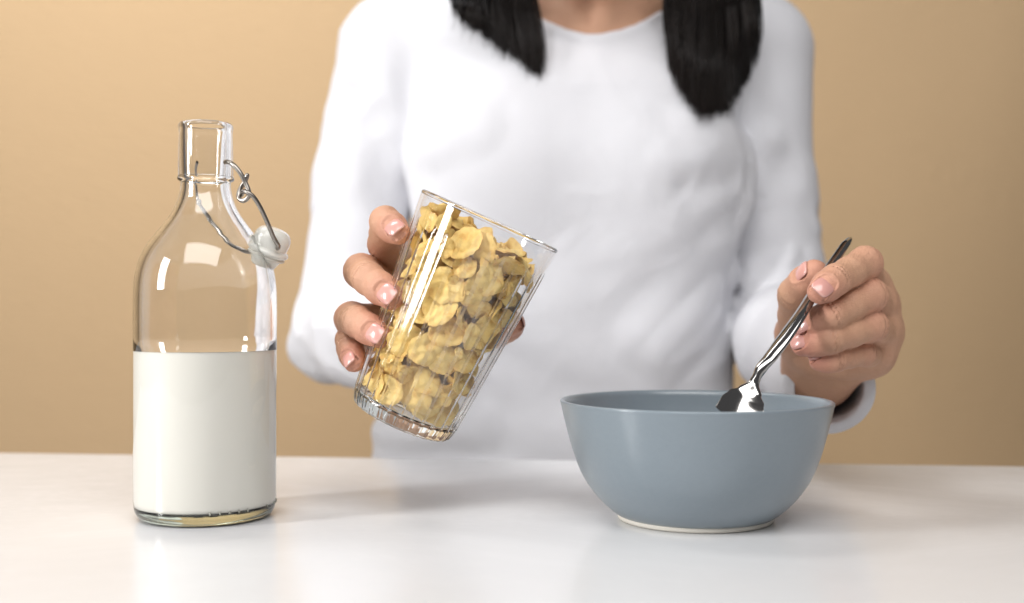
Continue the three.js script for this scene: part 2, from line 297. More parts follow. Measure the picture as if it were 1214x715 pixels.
// ---------------------------------------------------------------- cereal flakes
function flakeGeometry(k) {
  const seg = 40, rings = 9, pos = [], idx = [], col = [], s = k * 13.7, curl = 0.25 + 0.75 * ((k * 0.37) % 1), long = 0.72 + 0.28 * ((k * 0.61) % 1), rad = 0.0064 + 0.0038 * ((k * 0.41) % 1), thick = 0.00065;
  const cAng = k * 1.3, tone = 1 - 0.13 * ((k * 0.53) % 1);
  const mid = (u, th) => {
    const edge = 1 + 0.16 * N3(Math.cos(th) * 1.3 + s, Math.sin(th) * 1.3, s) + 0.08 * N3(Math.cos(th) * 4 + s, Math.sin(th) * 4, s) + 0.02 * N3(Math.cos(th) * 11, Math.sin(th) * 11, s);
    const r = rad * u * edge, x = r * Math.cos(th), z = r * Math.sin(th) * long, bx = x * Math.cos(cAng) + z * Math.sin(cAng);
    let y = curl * 55 * bx * bx + 0.25 * curl * 40 * (x * x + z * z);
    y += 0.0024 * N3(x * 140 + s, z * 140, s) * (0.4 + 0.6 * u) + 0.0010 * N3(x * 330, z * 330 + s, s) + 0.0004 * N3(x * 820, z * 820, s);
    return [x, y, z];
  };
  const shade = (x, y, z, u) => {
    const m = 0.5 + 0.5 * fbm(x * 260 + s, y * 260, z * 260), t = ss(0.62, 0.95, m), b = ss(0.86, 1.05, u + 0.35 * N3(x * 420, z * 420, s)) * 0.55, q = 0.5 + 0.5 * N3(x * 1300, y * 900, z * 1300);
    const base = [lerp(0.89, 0.83, m) * tone, lerp(0.69, 0.575, m) * tone ** 1.3, lerp(0.275, 0.165, m) * tone ** 1.5];
    const toast = [0.58, 0.27, 0.07];
    const w = Math.min(0.8, 0.45 * t + b * 0.6) + 0.08 * q;
    return base.map((v, i) => lerp(v, toast[i], w));
  };
  for (const side of [1, -1]) {
    const o = pos.length / 3;
    for (let i = 0; i <= rings; i++) for (let j = 0; j < seg; j++) {
      const u = i / rings, [x, y, z] = mid(u, j / seg * 2 * Math.PI), th = thick * Math.sqrt(Math.max(0, 1 - u ** 6)) * (1 + 1.1 * Math.max(0, N3(x * 230 + s, z * 230, s + 3)));
      pos.push(x, y + side * th, z); col.push(...shade(x, y + side * 0.002, z, u));
    }
    for (let i = 0; i < rings; i++) for (let j = 0; j < seg; j++) { const a = o + i * seg + j, b = o + i * seg + (j + 1) % seg, c = a + seg, d = b + seg; side > 0 ? idx.push(a, b, c, b, d, c) : idx.push(a, c, b, b, c, d); }
  }
  let g = new THREE.BufferGeometry(); g.setAttribute('position', new THREE.Float32BufferAttribute(pos, 3)); g.setAttribute('color', new THREE.Float32BufferAttribute(col, 3)); g.setIndex(idx);
  g = mergeVertices(g, 1e-6); g.computeVertexNormals(); return g;
}
const flakeMat = new THREE.MeshPhysicalMaterial({ vertexColors: true, roughness: 0.55, specularIntensity: 0.6 });
const flakeKinds = Array.from({ length: 14 }, (_, k) => flakeGeometry(k));
{
  const spots = [], toWorld = tumbler.quaternion, qa = new THREE.Quaternion(), qb = new THREE.Quaternion(), v = V(), fillTop = (x, z) => gLen - 0.0105 + 0.003 * N3(x * 60, z * 60, 9) - 0.10 * x;
  const accept = (x, y, z, d) => { for (const s of spots) if ((s.x - x) ** 2 + (s.y - y) ** 2 + (s.z - z) ** 2 < d * d) return false; spots.push(V(x, y, z)); return true; };
  let count = 0;
  const place = (x, y, z, shell, upper, small) => {
    const k = Math.floor(rnd() * flakeKinds.length), g = flakeKinds[k], p = g.attributes.position, a = Math.atan2(x, z);
    const outDir = upper ? V(0, 1, 0) : V(Math.sin(a), 0, Math.cos(a)), tilt = shell ? 0.75 : 3;
    outDir.add(V(rnd() - 0.5, rnd() - 0.5, rnd() - 0.5).multiplyScalar(2 * tilt)).normalize();
    qa.setFromUnitVectors(V(0, rnd() < 0.4 ? 1 : -1, 0), outDir); qb.setFromAxisAngle(outDir, rnd() * 6.283); qa.premultiply(qb);
    const c = V(x, y, z), sc = (0.74 + 0.5 * rnd()) * (small ?? 1);
    for (let pass = 0; pass < 4; pass++) {                           // keep every corner inside the glass
      let over = shell && !upper && pass < 1 ? -0.0025 : 0, low = 0, wall = V();
      for (let i = 0; i < p.count; i += 2) {
        v.fromBufferAttribute(p, i).multiplyScalar(sc).applyQuaternion(qa).add(c);
        const r = Math.hypot(v.x, v.z), o = r - (rIn(Math.max(0, v.y)) - 0.0004); if (o > over) { over = o; wall.set(v.x / r, 0, v.z / r); }
        low = Math.max(low, glassFloor + 0.0006 - v.y);
      }
      c.addScaledVector(wall, -over * 1.02); c.y += low;
    }
    const m = new THREE.Mesh(g, flakeMat); m.name = numbered('corn_flake'); m.castShadow = m.receiveShadow = true;
    m.userData = { label: 'golden toasted corn flake packed inside the tilted drinking glass', category: 'corn flake', group: 'corn flakes in the drinking glass' };
    m.quaternion.copy(toWorld).multiply(qa); m.scale.setScalar(sc);
    m.position.copy(c).applyQuaternion(toWorld).add(gBase); scene.add(m); count++;
  };
  for (let i = 0; i < 6000 && count < 215; i++) {                   // against the wall
    const y = glassFloor + 0.004 + rnd() * (gLen - glassFloor - 0.014), a = rnd() * 6.283, r = rIn(y) - 0.004 - rnd() * 0.003, x = r * Math.sin(a), z = r * Math.cos(a);
    if (y < fillTop(x, z) - 0.003 && accept(x, y, z, 0.0093)) place(x, y, z, true, false);
  }
  for (let i = 0; i < 4000 && count < 262; i++) {                   // inside
    const y = glassFloor + 0.005 + rnd() * (gLen - glassFloor - 0.014), a = rnd() * 6.283, r = (rIn(y) - 0.009) * Math.sqrt(rnd()), x = r * Math.sin(a), z = r * Math.cos(a);
    if (y < fillTop(x, z) - 0.002 && accept(x, y, z, 0.0088)) place(x, y, z, false, false);
  }
  for (let i = 0; i < 2000 && count < 245; i++) {                   // the heap's upper face
    const a = rnd() * 6.283, r = (rIn(gLen) - 0.006) * Math.sqrt(rnd()), x = r * Math.sin(a), z = r * Math.cos(a), y = fillTop(x, z);
    if (accept(x, y, z, 0.0075)) place(x, y, z, true, true);
  }
  for (let i = 0; i < 14; i++) {                                    // broken bits in the gaps along the wall
    const y = glassFloor + 0.004 + rnd() * 0.085, a = (rnd() - 0.5) * 3, r = rIn(y) - 0.003; place(r * Math.sin(a), y, r * Math.cos(a), true, false, 0.42);
  }
}
// ---------------------------------------------------------------- the person
const person = thing('person', 'person in white long-sleeved top with long dark hair, tilting a glass and holding a fork', 'person', V(0.05, -0.8, -0.96));
const torsoRows = [                                                  // height, centre x, centre z, half width, half depth
  [-0.34, 0.034, -0.955, 0.165, 0.112], [-0.16, 0.034, -0.955, 0.168, 0.112], [-0.06, 0.034, -0.952, 0.161, 0.104], [0.0, 0.037, -0.95, 0.150, 0.097], [0.05, 0.044, -0.95, 0.138, 0.092], [0.11, 0.050, -0.952, 0.1315, 0.090],
  [0.17, 0.054, -0.957, 0.131, 0.094], [0.22, 0.055, -0.962, 0.134, 0.100], [0.28, 0.055, -0.968, 0.136, 0.098], [0.33, 0.056, -0.972, 0.118, 0.078], [0.37, 0.058, -0.975, 0.085, 0.055], [0.40, 0.06, -0.975, 0.06, 0.04],
];
const torsoAt = (() => { const t = []; for (let i = 0; i <= 400; i++) t.push(interp(torsoRows, -0.4 + i * 0.0022)); return (y) => { const u = Math.min(399.999, Math.max(0, (y + 0.4) / 0.0022)), i = Math.floor(u), f = u - i, a = t[i], b = t[i + 1]; return [a[0] + (b[0] - a[0]) * f, a[1] + (b[1] - a[1]) * f, a[2] + (b[2] - a[2]) * f, a[3] + (b[3] - a[3]) * f]; }; })();
function torso(grow) {
  return (x, y, z) => {
    const [cx, cz, a0, b0] = torsoAt(y), a = a0 + grow, b = b0 + grow, u = Math.abs(x - cx) / a, w = Math.abs(z - cz) / b, k = Math.pow(Math.pow(u, 2.3) + Math.pow(w, 2.3), 1 / 2.3);
    const e = Math.hypot(u / a, w / b) || 1 / a, d = k * (k - 1) / (e * 1.05);
    return Math.max(d, y - 0.40 - grow, -0.34 - grow - y);
  };
}
const armR = { shoulder: P(470, 62, 0.985), elbow: P(409, 392, 0.925), wrist: P(528, 398, 0.715), mid: P(432, 225, 0.955), r: 0.0372 };       // the arm on the bottle's side
const armL = { shoulder: P(893, 62, 0.985), elbow: P(926, 388, 0.945), wrist: P(980, 458, 0.674), mid: P(911, 225, 0.965), r: 0.0350 };       // the arm on the bowl's side
function arms(grow, ends) {
  const list = [];
  for (const [a, end] of [[armR, ends[0]], [armL, ends[1]]]) {
    const mid = a.mid, wr = a.elbow.clone().lerp(a.wrist, end), fore = a.elbow.clone().lerp(wr, 0.35);
    list.push([cone(a.shoulder, mid, 0.0465 + grow, a.r + grow), cone(mid, a.elbow, a.r + grow, 0.0375 + grow), cone(a.elbow, fore, 0.0375 + grow, 0.0385 + grow), cone(fore, wr, 0.0385 + grow, 0.0228 + grow)]);
  }
  return (x, y, z) => { let d = 9; for (const l of list) { let q = l[0](x, y, z); for (let i = 1; i < 4; i++) q = smin(q, l[i](x, y, z), 0.012); d = Math.min(d, q); } return d; };
}
const bustA = V(-0.012, 0.212, -0.905), bustB = V(0.118, 0.212, -0.905), neckTop = V(0.068, 0.44, -0.915), neckLow = V(0.06, 0.33, -0.975);
function trunkField(grow) {
  const t = torso(grow), y1 = cone(V(0.04, 0.355, -0.985), armR.shoulder, 0.052 + grow, 0.047 + grow), y2 = cone(V(0.075, 0.355, -0.985), armL.shoulder, 0.052 + grow, 0.047 + grow), b1 = ellipsoid(bustA, 0.058 + grow, 0.054 + grow, 0.045 + grow), b2 = ellipsoid(bustB, 0.058 + grow, 0.054 + grow, 0.045 + grow);
  return (x, y, z) => {
    let d = smin(t(x, y, z), Math.min(y1(x, y, z), y2(x, y, z)), 0.05);
    return smin(d, smin(b1(x, y, z), b2(x, y, z), 0.03), 0.05);
  };
}
// ---- shirt: cloth over the trunk and arms, with folds, a scooped neckline and open cuffs
const folds = [                                                      // ridges and grooves lying on the cloth: from, to, radius, height
  [P(846, 186, 0.87), P(790, 196, 0.86), 0.012, 0.003], [P(850, 204, 0.87), P(815, 222, 0.86), 0.012, -0.003], [P(858, 180, 0.90), P(820, 150, 0.87), 0.014, 0.003],
  [P(492, 190, 0.90), P(560, 150, 0.86), 0.016, 0.005], [P(500, 250, 0.89), P(560, 300, 0.86), 0.018, 0.004],
  [P(850, 300, 0.89), P(770, 400, 0.86), 0.016, 0.005], [P(850, 360, 0.89), P(790, 430, 0.86), 0.013, 0.004],
  [P(690, 330, 0.86), P(790, 300, 0.86), 0.02, 0.003], [P(455, 100, 0.945), P(487, 190, 0.92), 0.013, 0.004], [P(430, 130, 0.945), P(470, 240, 0.91), 0.014, -0.004],
  [P(385, 335, 0.91), P(420, 350, 0.88), 0.012, 0.0025], [P(385, 367, 0.90), P(430, 372, 0.87), 0.010, -0.002], [P(388, 306, 0.91), P(440, 320, 0.88), 0.013, -0.002], [P(350, 420, 0.92), P(430, 395, 0.86), 0.011, 0.005], [P(375, 445, 0.91), P(440, 420, 0.84), 0.010, 0.004],
  [P(905, 170, 0.92), P(890, 260, 0.90), 0.014, 0.006], [P(925, 200, 0.92), P(905, 300, 0.90), 0.013, -0.005], [P(880, 330, 0.91), P(945, 300, 0.90), 0.011, 0.005], [P(880, 365, 0.90), P(950, 335, 0.89), 0.010, -0.004], [P(885, 400, 0.88), P(940, 365, 0.86), 0.010, 0.004], [P(900, 430, 0.84), P(945, 400, 0.82), 0.009, 0.003],
  [P(600, 110, 0.89), P(520, 170, 0.87), 0.014, 0.003], [P(560, 470, 0.86), P(700, 520, 0.86), 0.02, 0.004], [P(450, 520, 0.92), P(560, 500, 0.86), 0.016, 0.005], [P(445, 540, 0.92), P(540, 545, 0.86), 0.013, -0.004],
].map(([a, b, r, k]) => [cone(a, b, r * 0.4, r * 0.25), r, k]);
const neckHole = ellipsoid(V(0.066, 0.402, -0.945), 0.072, 0.083, 0.105);
const cuffDir = armL.wrist.clone().sub(armL.elbow).normalize(), cuffEnd = armL.wrist.clone().addScaledVector(cuffDir, 0.009);
const cuffHole = cone(armL.wrist.clone().addScaledVector(cuffDir, -0.06), armL.wrist.clone().addScaledVector(cuffDir, 0.08), 0.0196, 0.0208);
const shirtTrunk = trunkField(0.003), shirtArms = arms(0.004, [1.0, 1.05]);
function shirtField(x, y, z) {
  let d = smin(shirtTrunk(x, y, z), shirtArms(x, y, z), 0.005);
  if (d > 0.03 || d < -0.03) return d;
  for (const [f, r, k] of folds) { const q = f(x, y, z); if (q < r * 2) d -= 1.15 * k * (1 - ss(0, r * 1.8, Math.max(0, q))); }
  const cuffNear = Math.exp(-((x - cuffEnd.x) ** 2 + (y - cuffEnd.y) ** 2 + (z - cuffEnd.z) ** 2) / 0.0012), sleeve = Math.max(ss(-0.07, -0.10, x), ss(0.165, 0.19, x)), ridge = (v) => 1 - Math.min(1, Math.abs(v) * 2.6);
  d -= (0.0009 * fbm(x * 12 + y * 5, y * 7, z * 12) + lerp(0.0007, 0.0026, sleeve) * ridge(N3(x * 15 + y * 9, y * 21 - x * 12, z * 15) + 0.35 * N3(x * 40, y * 40, z * 30)) * ss(-0.1, 0.35, N3(x * 7, y * 7 + 3, z * 7) + lerp(ss(0.16, 0.02, y) * 0.3, 0.15, sleeve))) * (1 - cuffNear);
  d -= 0.0016 * Math.exp(-(((neckHole(x, y, z) - 0.005) / 0.004) ** 2));
  d = smax(d, -neckHole(x, y, z), 0.004);
  const along = (x - cuffEnd.x) * cuffDir.x + (y - cuffEnd.y) * cuffDir.y + (z - cuffEnd.z) * cuffDir.z;
  if (along > -0.09 && Math.abs(x - cuffEnd.x) < 0.12) {
    if (along > -0.006) d = smax(d, along - 0.004 + 0.002 * Math.sin(x * 130), 0.004);
    d = smax(d, -cuffHole(x, y, z), 0.002);
  }
  return d;
}
const jersey = noiseTexture(512, (u, v) => 0.5 + 0.18 * Math.sin(u * 2 * Math.PI * 64) * Math.sin(v * 2 * Math.PI * 64) + 0.25 * torusNoise(u, v, 90, 6));
jersey.repeat.set(1, 1);
const cotton = new THREE.MeshPhysicalMaterial({ color: new THREE.Color().setRGB(0.725, 0.725, 0.755), roughness: 0.92, sheen: 0.3, sheenRoughness: 0.6, sheenColor: new THREE.Color(0.9, 0.9, 1), bumpMap: jersey, bumpScale: 0.0006 });
const local = (g) => g.translate(-person.position.x, -person.position.y, -person.position.z);
const cuffCut = (x, y, z) => (x - cuffEnd.x) * cuffDir.x + (y - cuffEnd.y) * cuffDir.y + (z - cuffEnd.z) * cuffDir.z + 0.05, nearCuff = (x) => Math.abs(x - cuffEnd.x) < 0.1;
const shirtGeo = mergeGeometries([
  netSurface((x, y, z) => nearCuff(x) ? Math.max(shirtField(x, y, z), cuffCut(x, y, z)) : shirtField(x, y, z), V(-0.28, -0.30, -1.12), V(0.33, 0.44, -0.62), 0.0042, 18),
  netSurface((x, y, z) => Math.max(shirtField(x, y, z), -0.002 - cuffCut(x, y, z)), cuffEnd.clone().add(V(-0.06, -0.06, -0.07)), cuffEnd.clone().add(V(0.06, 0.06, 0.05)), 0.0013, 18),
]);
const shirt = part('shirt', local(shirtGeo), cotton, person);

// ---- hands
const rel = (p, q, k) => p.clone().lerp(q, k);
function finger(j, r, nail) {                                        // joints knuckle..tip, radius at the middle joint
  const [m, p, d, t] = j, mid1 = rel(m, p, 0.55), mid2 = rel(p, d, 0.5), pad = rel(d, t, 0.55);
  const c = [cone(m, mid1, r * 1.16, r * 0.98), cone(mid1, p, r * 0.98, r * 1.04), cone(p, mid2, r * 1.04, r * 0.93), cone(mid2, d, r * 0.93, r * 0.93), cone(d, pad, r * 0.93, r * 0.90), cone(pad, t, r * 0.90, r * 0.74)];
  const dorsal = (a, b, e) => b.clone().multiplyScalar(2).sub(a).sub(e).normalize();
  const creases = [];
  for (const [a, b, e, n, amp] of [[m, p, d, 3, 0.0005], [p, d, t, 2, 0.0004]]) {
    const dir = e.clone().sub(a).normalize(), up = dorsal(rel(b, a, 0.01 / Math.max(0.011, a.distanceTo(b))), b, rel(b, e, 0.01 / Math.max(0.011, e.distanceTo(b))));
    for (let k = 0; k < n; k++) creases.push([b.clone().addScaledVector(dir, (k - (n - 1) / 2) * 0.0021), dir, up, 1.5 * amp * (k === (n >> 1) ? 1.2 : 0.7)]);
  }
  const f = (x, y, z) => {
    let q = c[0](x, y, z); for (let i = 1; i < 6; i++) q = smin(q, c[i](x, y, z), 0.0025);
    if (q > 0.006 || q < -0.006) return q;
    for (const [o, dir, up, amp] of creases) {
      const dx = x - o.x, dy = y - o.y, dz = z - o.z, s = dx * dir.x + dy * dir.y + dz * dir.z, h = dx * up.x + dy * up.y + dz * up.z, l2 = dx * dx + dy * dy + dz * dz;
      if (l2 > 0.0004 || h < 0) continue;
      const w = s + 0.0004 * N3(x * 500, y * 500, z * 500);
      q += amp * Math.exp(-(w * w) / 2.2e-7) * ss(0, 0.006, h);
    }
    return q;
  };
  return { f, j, r, nail };
}
function nailOf(fg, parentField) {                                   // frame of a nail on the last bone
  const { n, w, l, back } = fg.nail, [, , d, t] = fg.j, tan = t.clone().sub(d).normalize(), nn = n.clone().addScaledVector(tan, -n.dot(tan)).normalize(), side = V().crossVectors(tan, nn).normalize();
  const o = t.clone().addScaledVector(tan, fg.r * 0.74 - l - (back ?? 0));
  let k = 0.02; for (let i = 0; i < 60; i++) { const q = fg.f(o.x + nn.x * k, o.y + nn.y * k, o.z + nn.z * k); if (Math.abs(q) < 1e-5) break; k -= q * 0.8; }
  return { c: o.addScaledVector(nn, k), n: nn, t: tan, s: side, w, l, rc: fg.r * 0.98 };
}
function nailGeometry(m) {
  const nu = 16, nv = 22, pos = [], idx = [], col = [];
  for (const sheet of [0, 1]) for (let j = 0; j <= nv; j++) for (let i = 0; i <= nu; i++) {
    const a = i / nu * 2 - 1, b = j / nv * 2 - 1, wid = m.w * (b > 0 ? 1 - 0.30 * b ** 5 : 1 - 0.42 * (-b) ** 3.5), u = a * wid, v = b * m.l * (1 - 0.10 * a * a * (b > 0 ? 1 : 0.9));
    const h = -(m.rc - Math.sqrt(Math.max(0, m.rc ** 2 - u * u))) * 0.92 - v * v / 0.034 - (b > 0 ? 0.0004 * b * b : 0) + (sheet ? -0.0005 : 0.00035 * (1 - a ** 8));
    const p = m.c.clone().addScaledVector(m.s, u).addScaledVector(m.t, v).addScaledVector(m.n, h);
    pos.push(p.x, p.y, p.z);
    const tip = ss(0.80, 0.90, b + 0.05 * a * a), moon = 1 - ss(-0.95, -0.72, b - 0.25 * a * a), k = Math.max(tip * 0.22, moon * 0.2);
    col.push(lerp(0.66, 0.80, k), lerp(0.335, 0.55, k), lerp(0.29, 0.46, k));
  }
  const row = nu + 1, half = row * (nv + 1);
  for (const sheet of [0, 1]) for (let j = 0; j < nv; j++) for (let i = 0; i < nu; i++) { const a = sheet * half + j * row + i, b = a + 1, c = a + row, d = c + 1; sheet ? idx.push(a, c, b, b, c, d) : idx.push(a, b, c, b, d, c); }
  const edge = []; for (let i = 0; i <= nu; i++) edge.push(i); for (let j = 1; j <= nv; j++) edge.push(j * row + nu); for (let i = nu - 1; i >= 0; i--) edge.push(nv * row + i); for (let j = nv - 1; j > 0; j--) edge.push(j * row);
  for (let e = 0; e < edge.length; e++) { const a = edge[e], b = edge[(e + 1) % edge.length]; idx.push(a, a + half, b, b, a + half, b + half); }
  const g = new THREE.BufferGeometry(); g.setAttribute('position', new THREE.Float32BufferAttribute(pos, 3)); g.setAttribute('color', new THREE.Float32BufferAttribute(col, 3)); g.setIndex(idx); g.computeVertexNormals();
  return g;
}
function handField(fingers, palm, fore) {
  const all = [...fingers];
  const nails = [];
  const bare = (x, y, z) => {
    let p = palm[0](x, y, z); for (let i = 1; i < palm.length; i++) p = smin(p, palm[i](x, y, z), 0.009);
    let q = all[0].f(x, y, z); for (let i = 1; i < all.length; i++) q = smin(q, all[i].f(x, y, z), 0.0012);
    return smin(smin(p, fore(x, y, z), 0.02), q, 0.0035);
  };
  for (const fg of all) if (fg.nail) nails.push(nailOf(fg));
  const f = (x, y, z) => {
    let d = bare(x, y, z);
    if (d > 0.005 || d < -0.005) return d;
    d -= 0.00016 * N3(x * 330, y * 330, z * 330) + 0.00007 * N3(x * 800, y * 800, z * 800);
    for (const m of nails) {
      const dx = x - m.c.x, dy = y - m.c.y, dz = z - m.c.z, h = dx * m.n.x + dy * m.n.y + dz * m.n.z; if (h < -0.006 || h > 0.004) continue;
      const u = (dx * m.s.x + dy * m.s.y + dz * m.s.z) / (m.w * 1.04), v = (dx * m.t.x + dy * m.t.y + dz * m.t.z) / (m.l * 1.03), e = Math.pow(Math.abs(u), 3.2) + Math.pow(Math.abs(v), 3.2);
      if (v < 1.3) d += 0.0007 * (1 - ss(0.7, 1.15, e)) - 0.00025 * Math.exp(-((e - 1.5) ** 2) / 0.25) * (v < 0.5 ? 1 : 0);
    }
    return d;
  };
  return { f, nails, fingers: all };
}
// the hand that holds the glass: palm behind the glass, four fingertips round its side, thumb on the far side
const PR = (px, py, d) => P(px, py, d).add(V(-0.0013, 0, 0.0016));
const rf = [
  finger([PR(496, 332, 0.640), PR(459, 290, 0.606), PR(460, 263, 0.585), PR(475, 276, 0.5735)], 0.0086, { n: V(-0.2, 0.45, 0.85), w: 0.0049, l: 0.0058 }),
  finger([PR(484, 352, 0.640), PR(432, 322, 0.600), PR(440, 330, 0.581), PR(467, 352, 0.5685)], 0.0091, { n: V(-0.10, 0.15, 0.95), w: 0.0050, l: 0.0062 }),
  finger([PR(474, 380, 0.642), PR(420, 378, 0.602), PR(427, 381, 0.581), PR(453, 398, 0.570)], 0.0087, { n: V(-0.12, 0.15, 0.95), w: 0.0048, l: 0.0060 }),
  finger([PR(466, 405, 0.648), PR(418, 403, 0.606), PR(418, 412, 0.588), PR(423, 429, 0.5775)], 0.0073, { n: V(-0.25, 0.0, 0.95), w: 0.0038, l: 0.0047 }),
];
const thumbR = finger([P(560, 395, 0.672), P(588, 392, 0.652), P(598, 388, 0.630), P(606, 383.5, 0.612)], 0.0095, { n: V(0.6, 0.3, -0.7), w: 0.0052, l: 0.0062 });
const wristR = P(520, 398, 0.716), wristL = P(968, 447, 0.684);
const palmR = [...rf.map((g, i) => cone(rel(wristR, g.j[0], 0.2), g.j[0], 0.013, 0.0112)), cone(wristR, thumbR.j[0], 0.014, 0.0125), cone(P(500, 372, 0.66), P(540, 385, 0.675), 0.014, 0.014)];
const foreR = cone(armR.elbow.clone().lerp(wristR, 0.5), wristR, 0.031, 0.0235);
const handR = handField([...rf, thumbR], palmR, foreR);
// the hand that holds the fork: a loose fist, thumb and first finger pinching the handle
const lf = [
  finger([P(1030, 338, 0.634), P(1026, 312, 0.594), P(990, 332, 0.5745), P(972, 346, 0.5675)], 0.0086, { n: V(-0.12, 0.30, 0.95), w: 0.0051, l: 0.0062 }),
  finger([P(1041, 362, 0.640), P(1032, 350, 0.593), P(985, 374, 0.5775), P(957, 388, 0.585)], 0.0086, { n: V(-0.75, 0.25, 0.55), w: 0.0046, l: 0.0058, back: 0.001 }),
  finger([P(1046, 394, 0.643), P(1033, 386, 0.595), P(984, 402, 0.5795), P(952, 409, 0.587)], 0.0083, { n: V(-0.5, 0.45, 0.7), w: 0.0044, l: 0.0056, back: 0.001 }),
  finger([P(1035, 422, 0.646), P(1022, 418, 0.602), P(990, 426, 0.588), P(971, 428, 0.593)], 0.0070, { n: V(-0.2, 0.75, 0.6), w: 0.0040, l: 0.0050, back: 0.001 }),
];
const thumbL = finger([P(958, 428, 0.668), P(943, 396, 0.648), P(943, 349, 0.620), P(965, 324, 0.6050)], 0.0102, { n: V(-0.62, 0.60, 0.55), w: 0.0052, l: 0.0058, back: 0.004 });
const palmL = [...lf.map((g) => cone(rel(wristL, g.j[0], 0.25), g.j[0], 0.012, 0.0098)), ...lf.map((g) => cone(g.j[0], rel(g.j[0], g.j[1], 0.1), 0.0108, 0.0095)), cone(wristL, thumbL.j[0], 0.0135, 0.012), cone(thumbL.j[0], thumbL.j[1], 0.0135, 0.0116), cone(P(990, 432, 0.662), P(1030, 418, 0.642), 0.0125, 0.010), cone(P(1000, 395, 0.652), P(1030, 385, 0.645), 0.013, 0.011), cone(P(965, 426, 0.650), P(1000, 428, 0.640), 0.010, 0.0105)];
const foreL = cone(armL.elbow.clone().lerp(wristL, 0.6), wristL, 0.022, 0.0172);
const handL = handField([...lf, thumbL], palmL, foreL);
// ---- the rest of the body under the clothes, with neck and head
const headAt = V(0.07, 0.505, -0.88);
const bodyTrunk = trunkField(-0.0015), bodyArms = arms(-0.005, [0.75, 0.8]), neck = cone(neckLow, neckTop, 0.053, 0.049), skull = ellipsoid(headAt.clone().add(V(0, 0.03, -0.015)), 0.073, 0.095, 0.09), jaw = ellipsoid(headAt.clone().add(V(0, -0.05, 0.03)), 0.056, 0.075, 0.066), nose = cone(headAt.clone().add(V(0, 0.015, 0.078)), headAt.clone().add(V(0, -0.022, 0.094)), 0.008, 0.013), lips = ellipsoid(headAt.clone().add(V(0, -0.055, 0.076)), 0.024, 0.011, 0.012), ears = [-1, 1].map((s) => ellipsoid(headAt.clone().add(V(0.074 * s, 0, -0.015)), 0.008, 0.03, 0.018)), sockets = [-1, 1].map((s) => ellipsoid(headAt.clone().add(V(0.031 * s, 0.018, 0.086)), 0.019, 0.011, 0.012)), clav = [-1, 1].map((s) => cone(V(0.063 + 0.014 * s, 0.348, -0.902), V(0.063 + 0.075 * s, 0.362, -0.92), 0.006, 0.007)), sterno = [-1, 1].map((s) => cone(V(0.063 + 0.011 * s, 0.345, -0.908), V(0.066 + 0.05 * s, 0.45, -0.955), 0.008, 0.009));
function bodyField(x, y, z) {
  let d = smin(bodyTrunk(x, y, z), bodyArms(x, y, z), 0.014) + 0.012 * Math.max(ss(0.31, 0.26, y), ss(0.08, 0.10, Math.abs(x - 0.063)));
  if (y > 0.25) {
    d = smin(d, neck(x, y, z), 0.03);
    for (const c of [...clav, ...sterno]) d = smin(d, c(x, y, z), 0.012);
    let h = smin(skull(x, y, z), jaw(x, y, z), 0.03); h = smin(h, nose(x, y, z), 0.012); h = smin(h, lips(x, y, z), 0.008); for (const e of ears) h = smin(h, e(x, y, z), 0.006); for (const s of sockets) h = smax(h, -s(x, y, z), 0.012);
    d = smin(d, h, 0.02);
  }
  return d;
}
const tips = [...rf, ...lf, thumbR, thumbL];
function skinTone(x, y, z) {
  const m = 0.5 + 0.5 * fbm(x * 70, y * 70, z * 70), sp = 0.5 + 0.5 * N3(x * 420, y * 420, z * 420);
  let red = 0.25 * m, pale = 0;
  for (const g of tips) {
    const t = g.j[3], d2 = (x - t.x) ** 2 + (y - t.y) ** 2 + (z - t.z) ** 2; red += 0.75 * Math.exp(-d2 / 1.5e-4);
    const p = g.j[1], e2 = (x - p.x) ** 2 + (y - p.y) ** 2 + (z - p.z) ** 2; red += 0.35 * Math.exp(-e2 / 1.2e-4);
  }
  red = Math.min(1, red);
  const c = [lerp(0.61, 0.645, red), lerp(0.355, 0.29, red), lerp(0.225, 0.205, red)], k = 0.87 + 0.08 * sp - 0.10 * pale * m;
  return c.map((v) => v * k);
}
const skin = new THREE.MeshPhysicalMaterial({ vertexColors: true, roughness: 0.5, specularIntensity: 0.8, sheen: 0.15, sheenRoughness: 0.5, sheenColor: new THREE.Color(1, 0.6, 0.45) });
const pores = noiseTexture(512, (u, v) => 0.5 + 0.25 * torusNoise(u, v, 90, 8) + 0.25 * torusNoise(u, v, 45, 2));
skin.bumpMap = pores; skin.bumpScale = 0.00035;
const handBox = (h, more) => { const b = new THREE.Box3(); for (const g of h.fingers) for (const p of g.j) b.expandByPoint(p); for (const p of more) b.expandByPoint(p); return b.expandByScalar(0.024); };
const boxR = handBox(handR, [wristR, armR.elbow.clone().lerp(wristR, 0.8)]), boxL = handBox(handL, [wristL, armL.elbow.clone().lerp(wristL, 0.85)]);
const bodyGeo = mergeGeometries([netSurface(bodyField, V(-0.25, -0.36, -1.12), V(0.32, 0.74, -0.66), 0.0075, 30), netSurface(handR.f, boxR.min, boxR.max, 0.0012, 30), netSurface(handL.f, boxL.min, boxL.max, 0.0012, 30)]);
paint(bodyGeo, skinTone);
part('body', local(bodyGeo), skin, person);
const varnish = new THREE.MeshPhysicalMaterial({ vertexColors: true, roughness: 0.25, clearcoat: 0.6, clearcoatRoughness: 0.12 });
for (const h of [handR, handL]) for (const m of h.nails) part('fingernail', local(nailGeometry(m)), varnish, person);

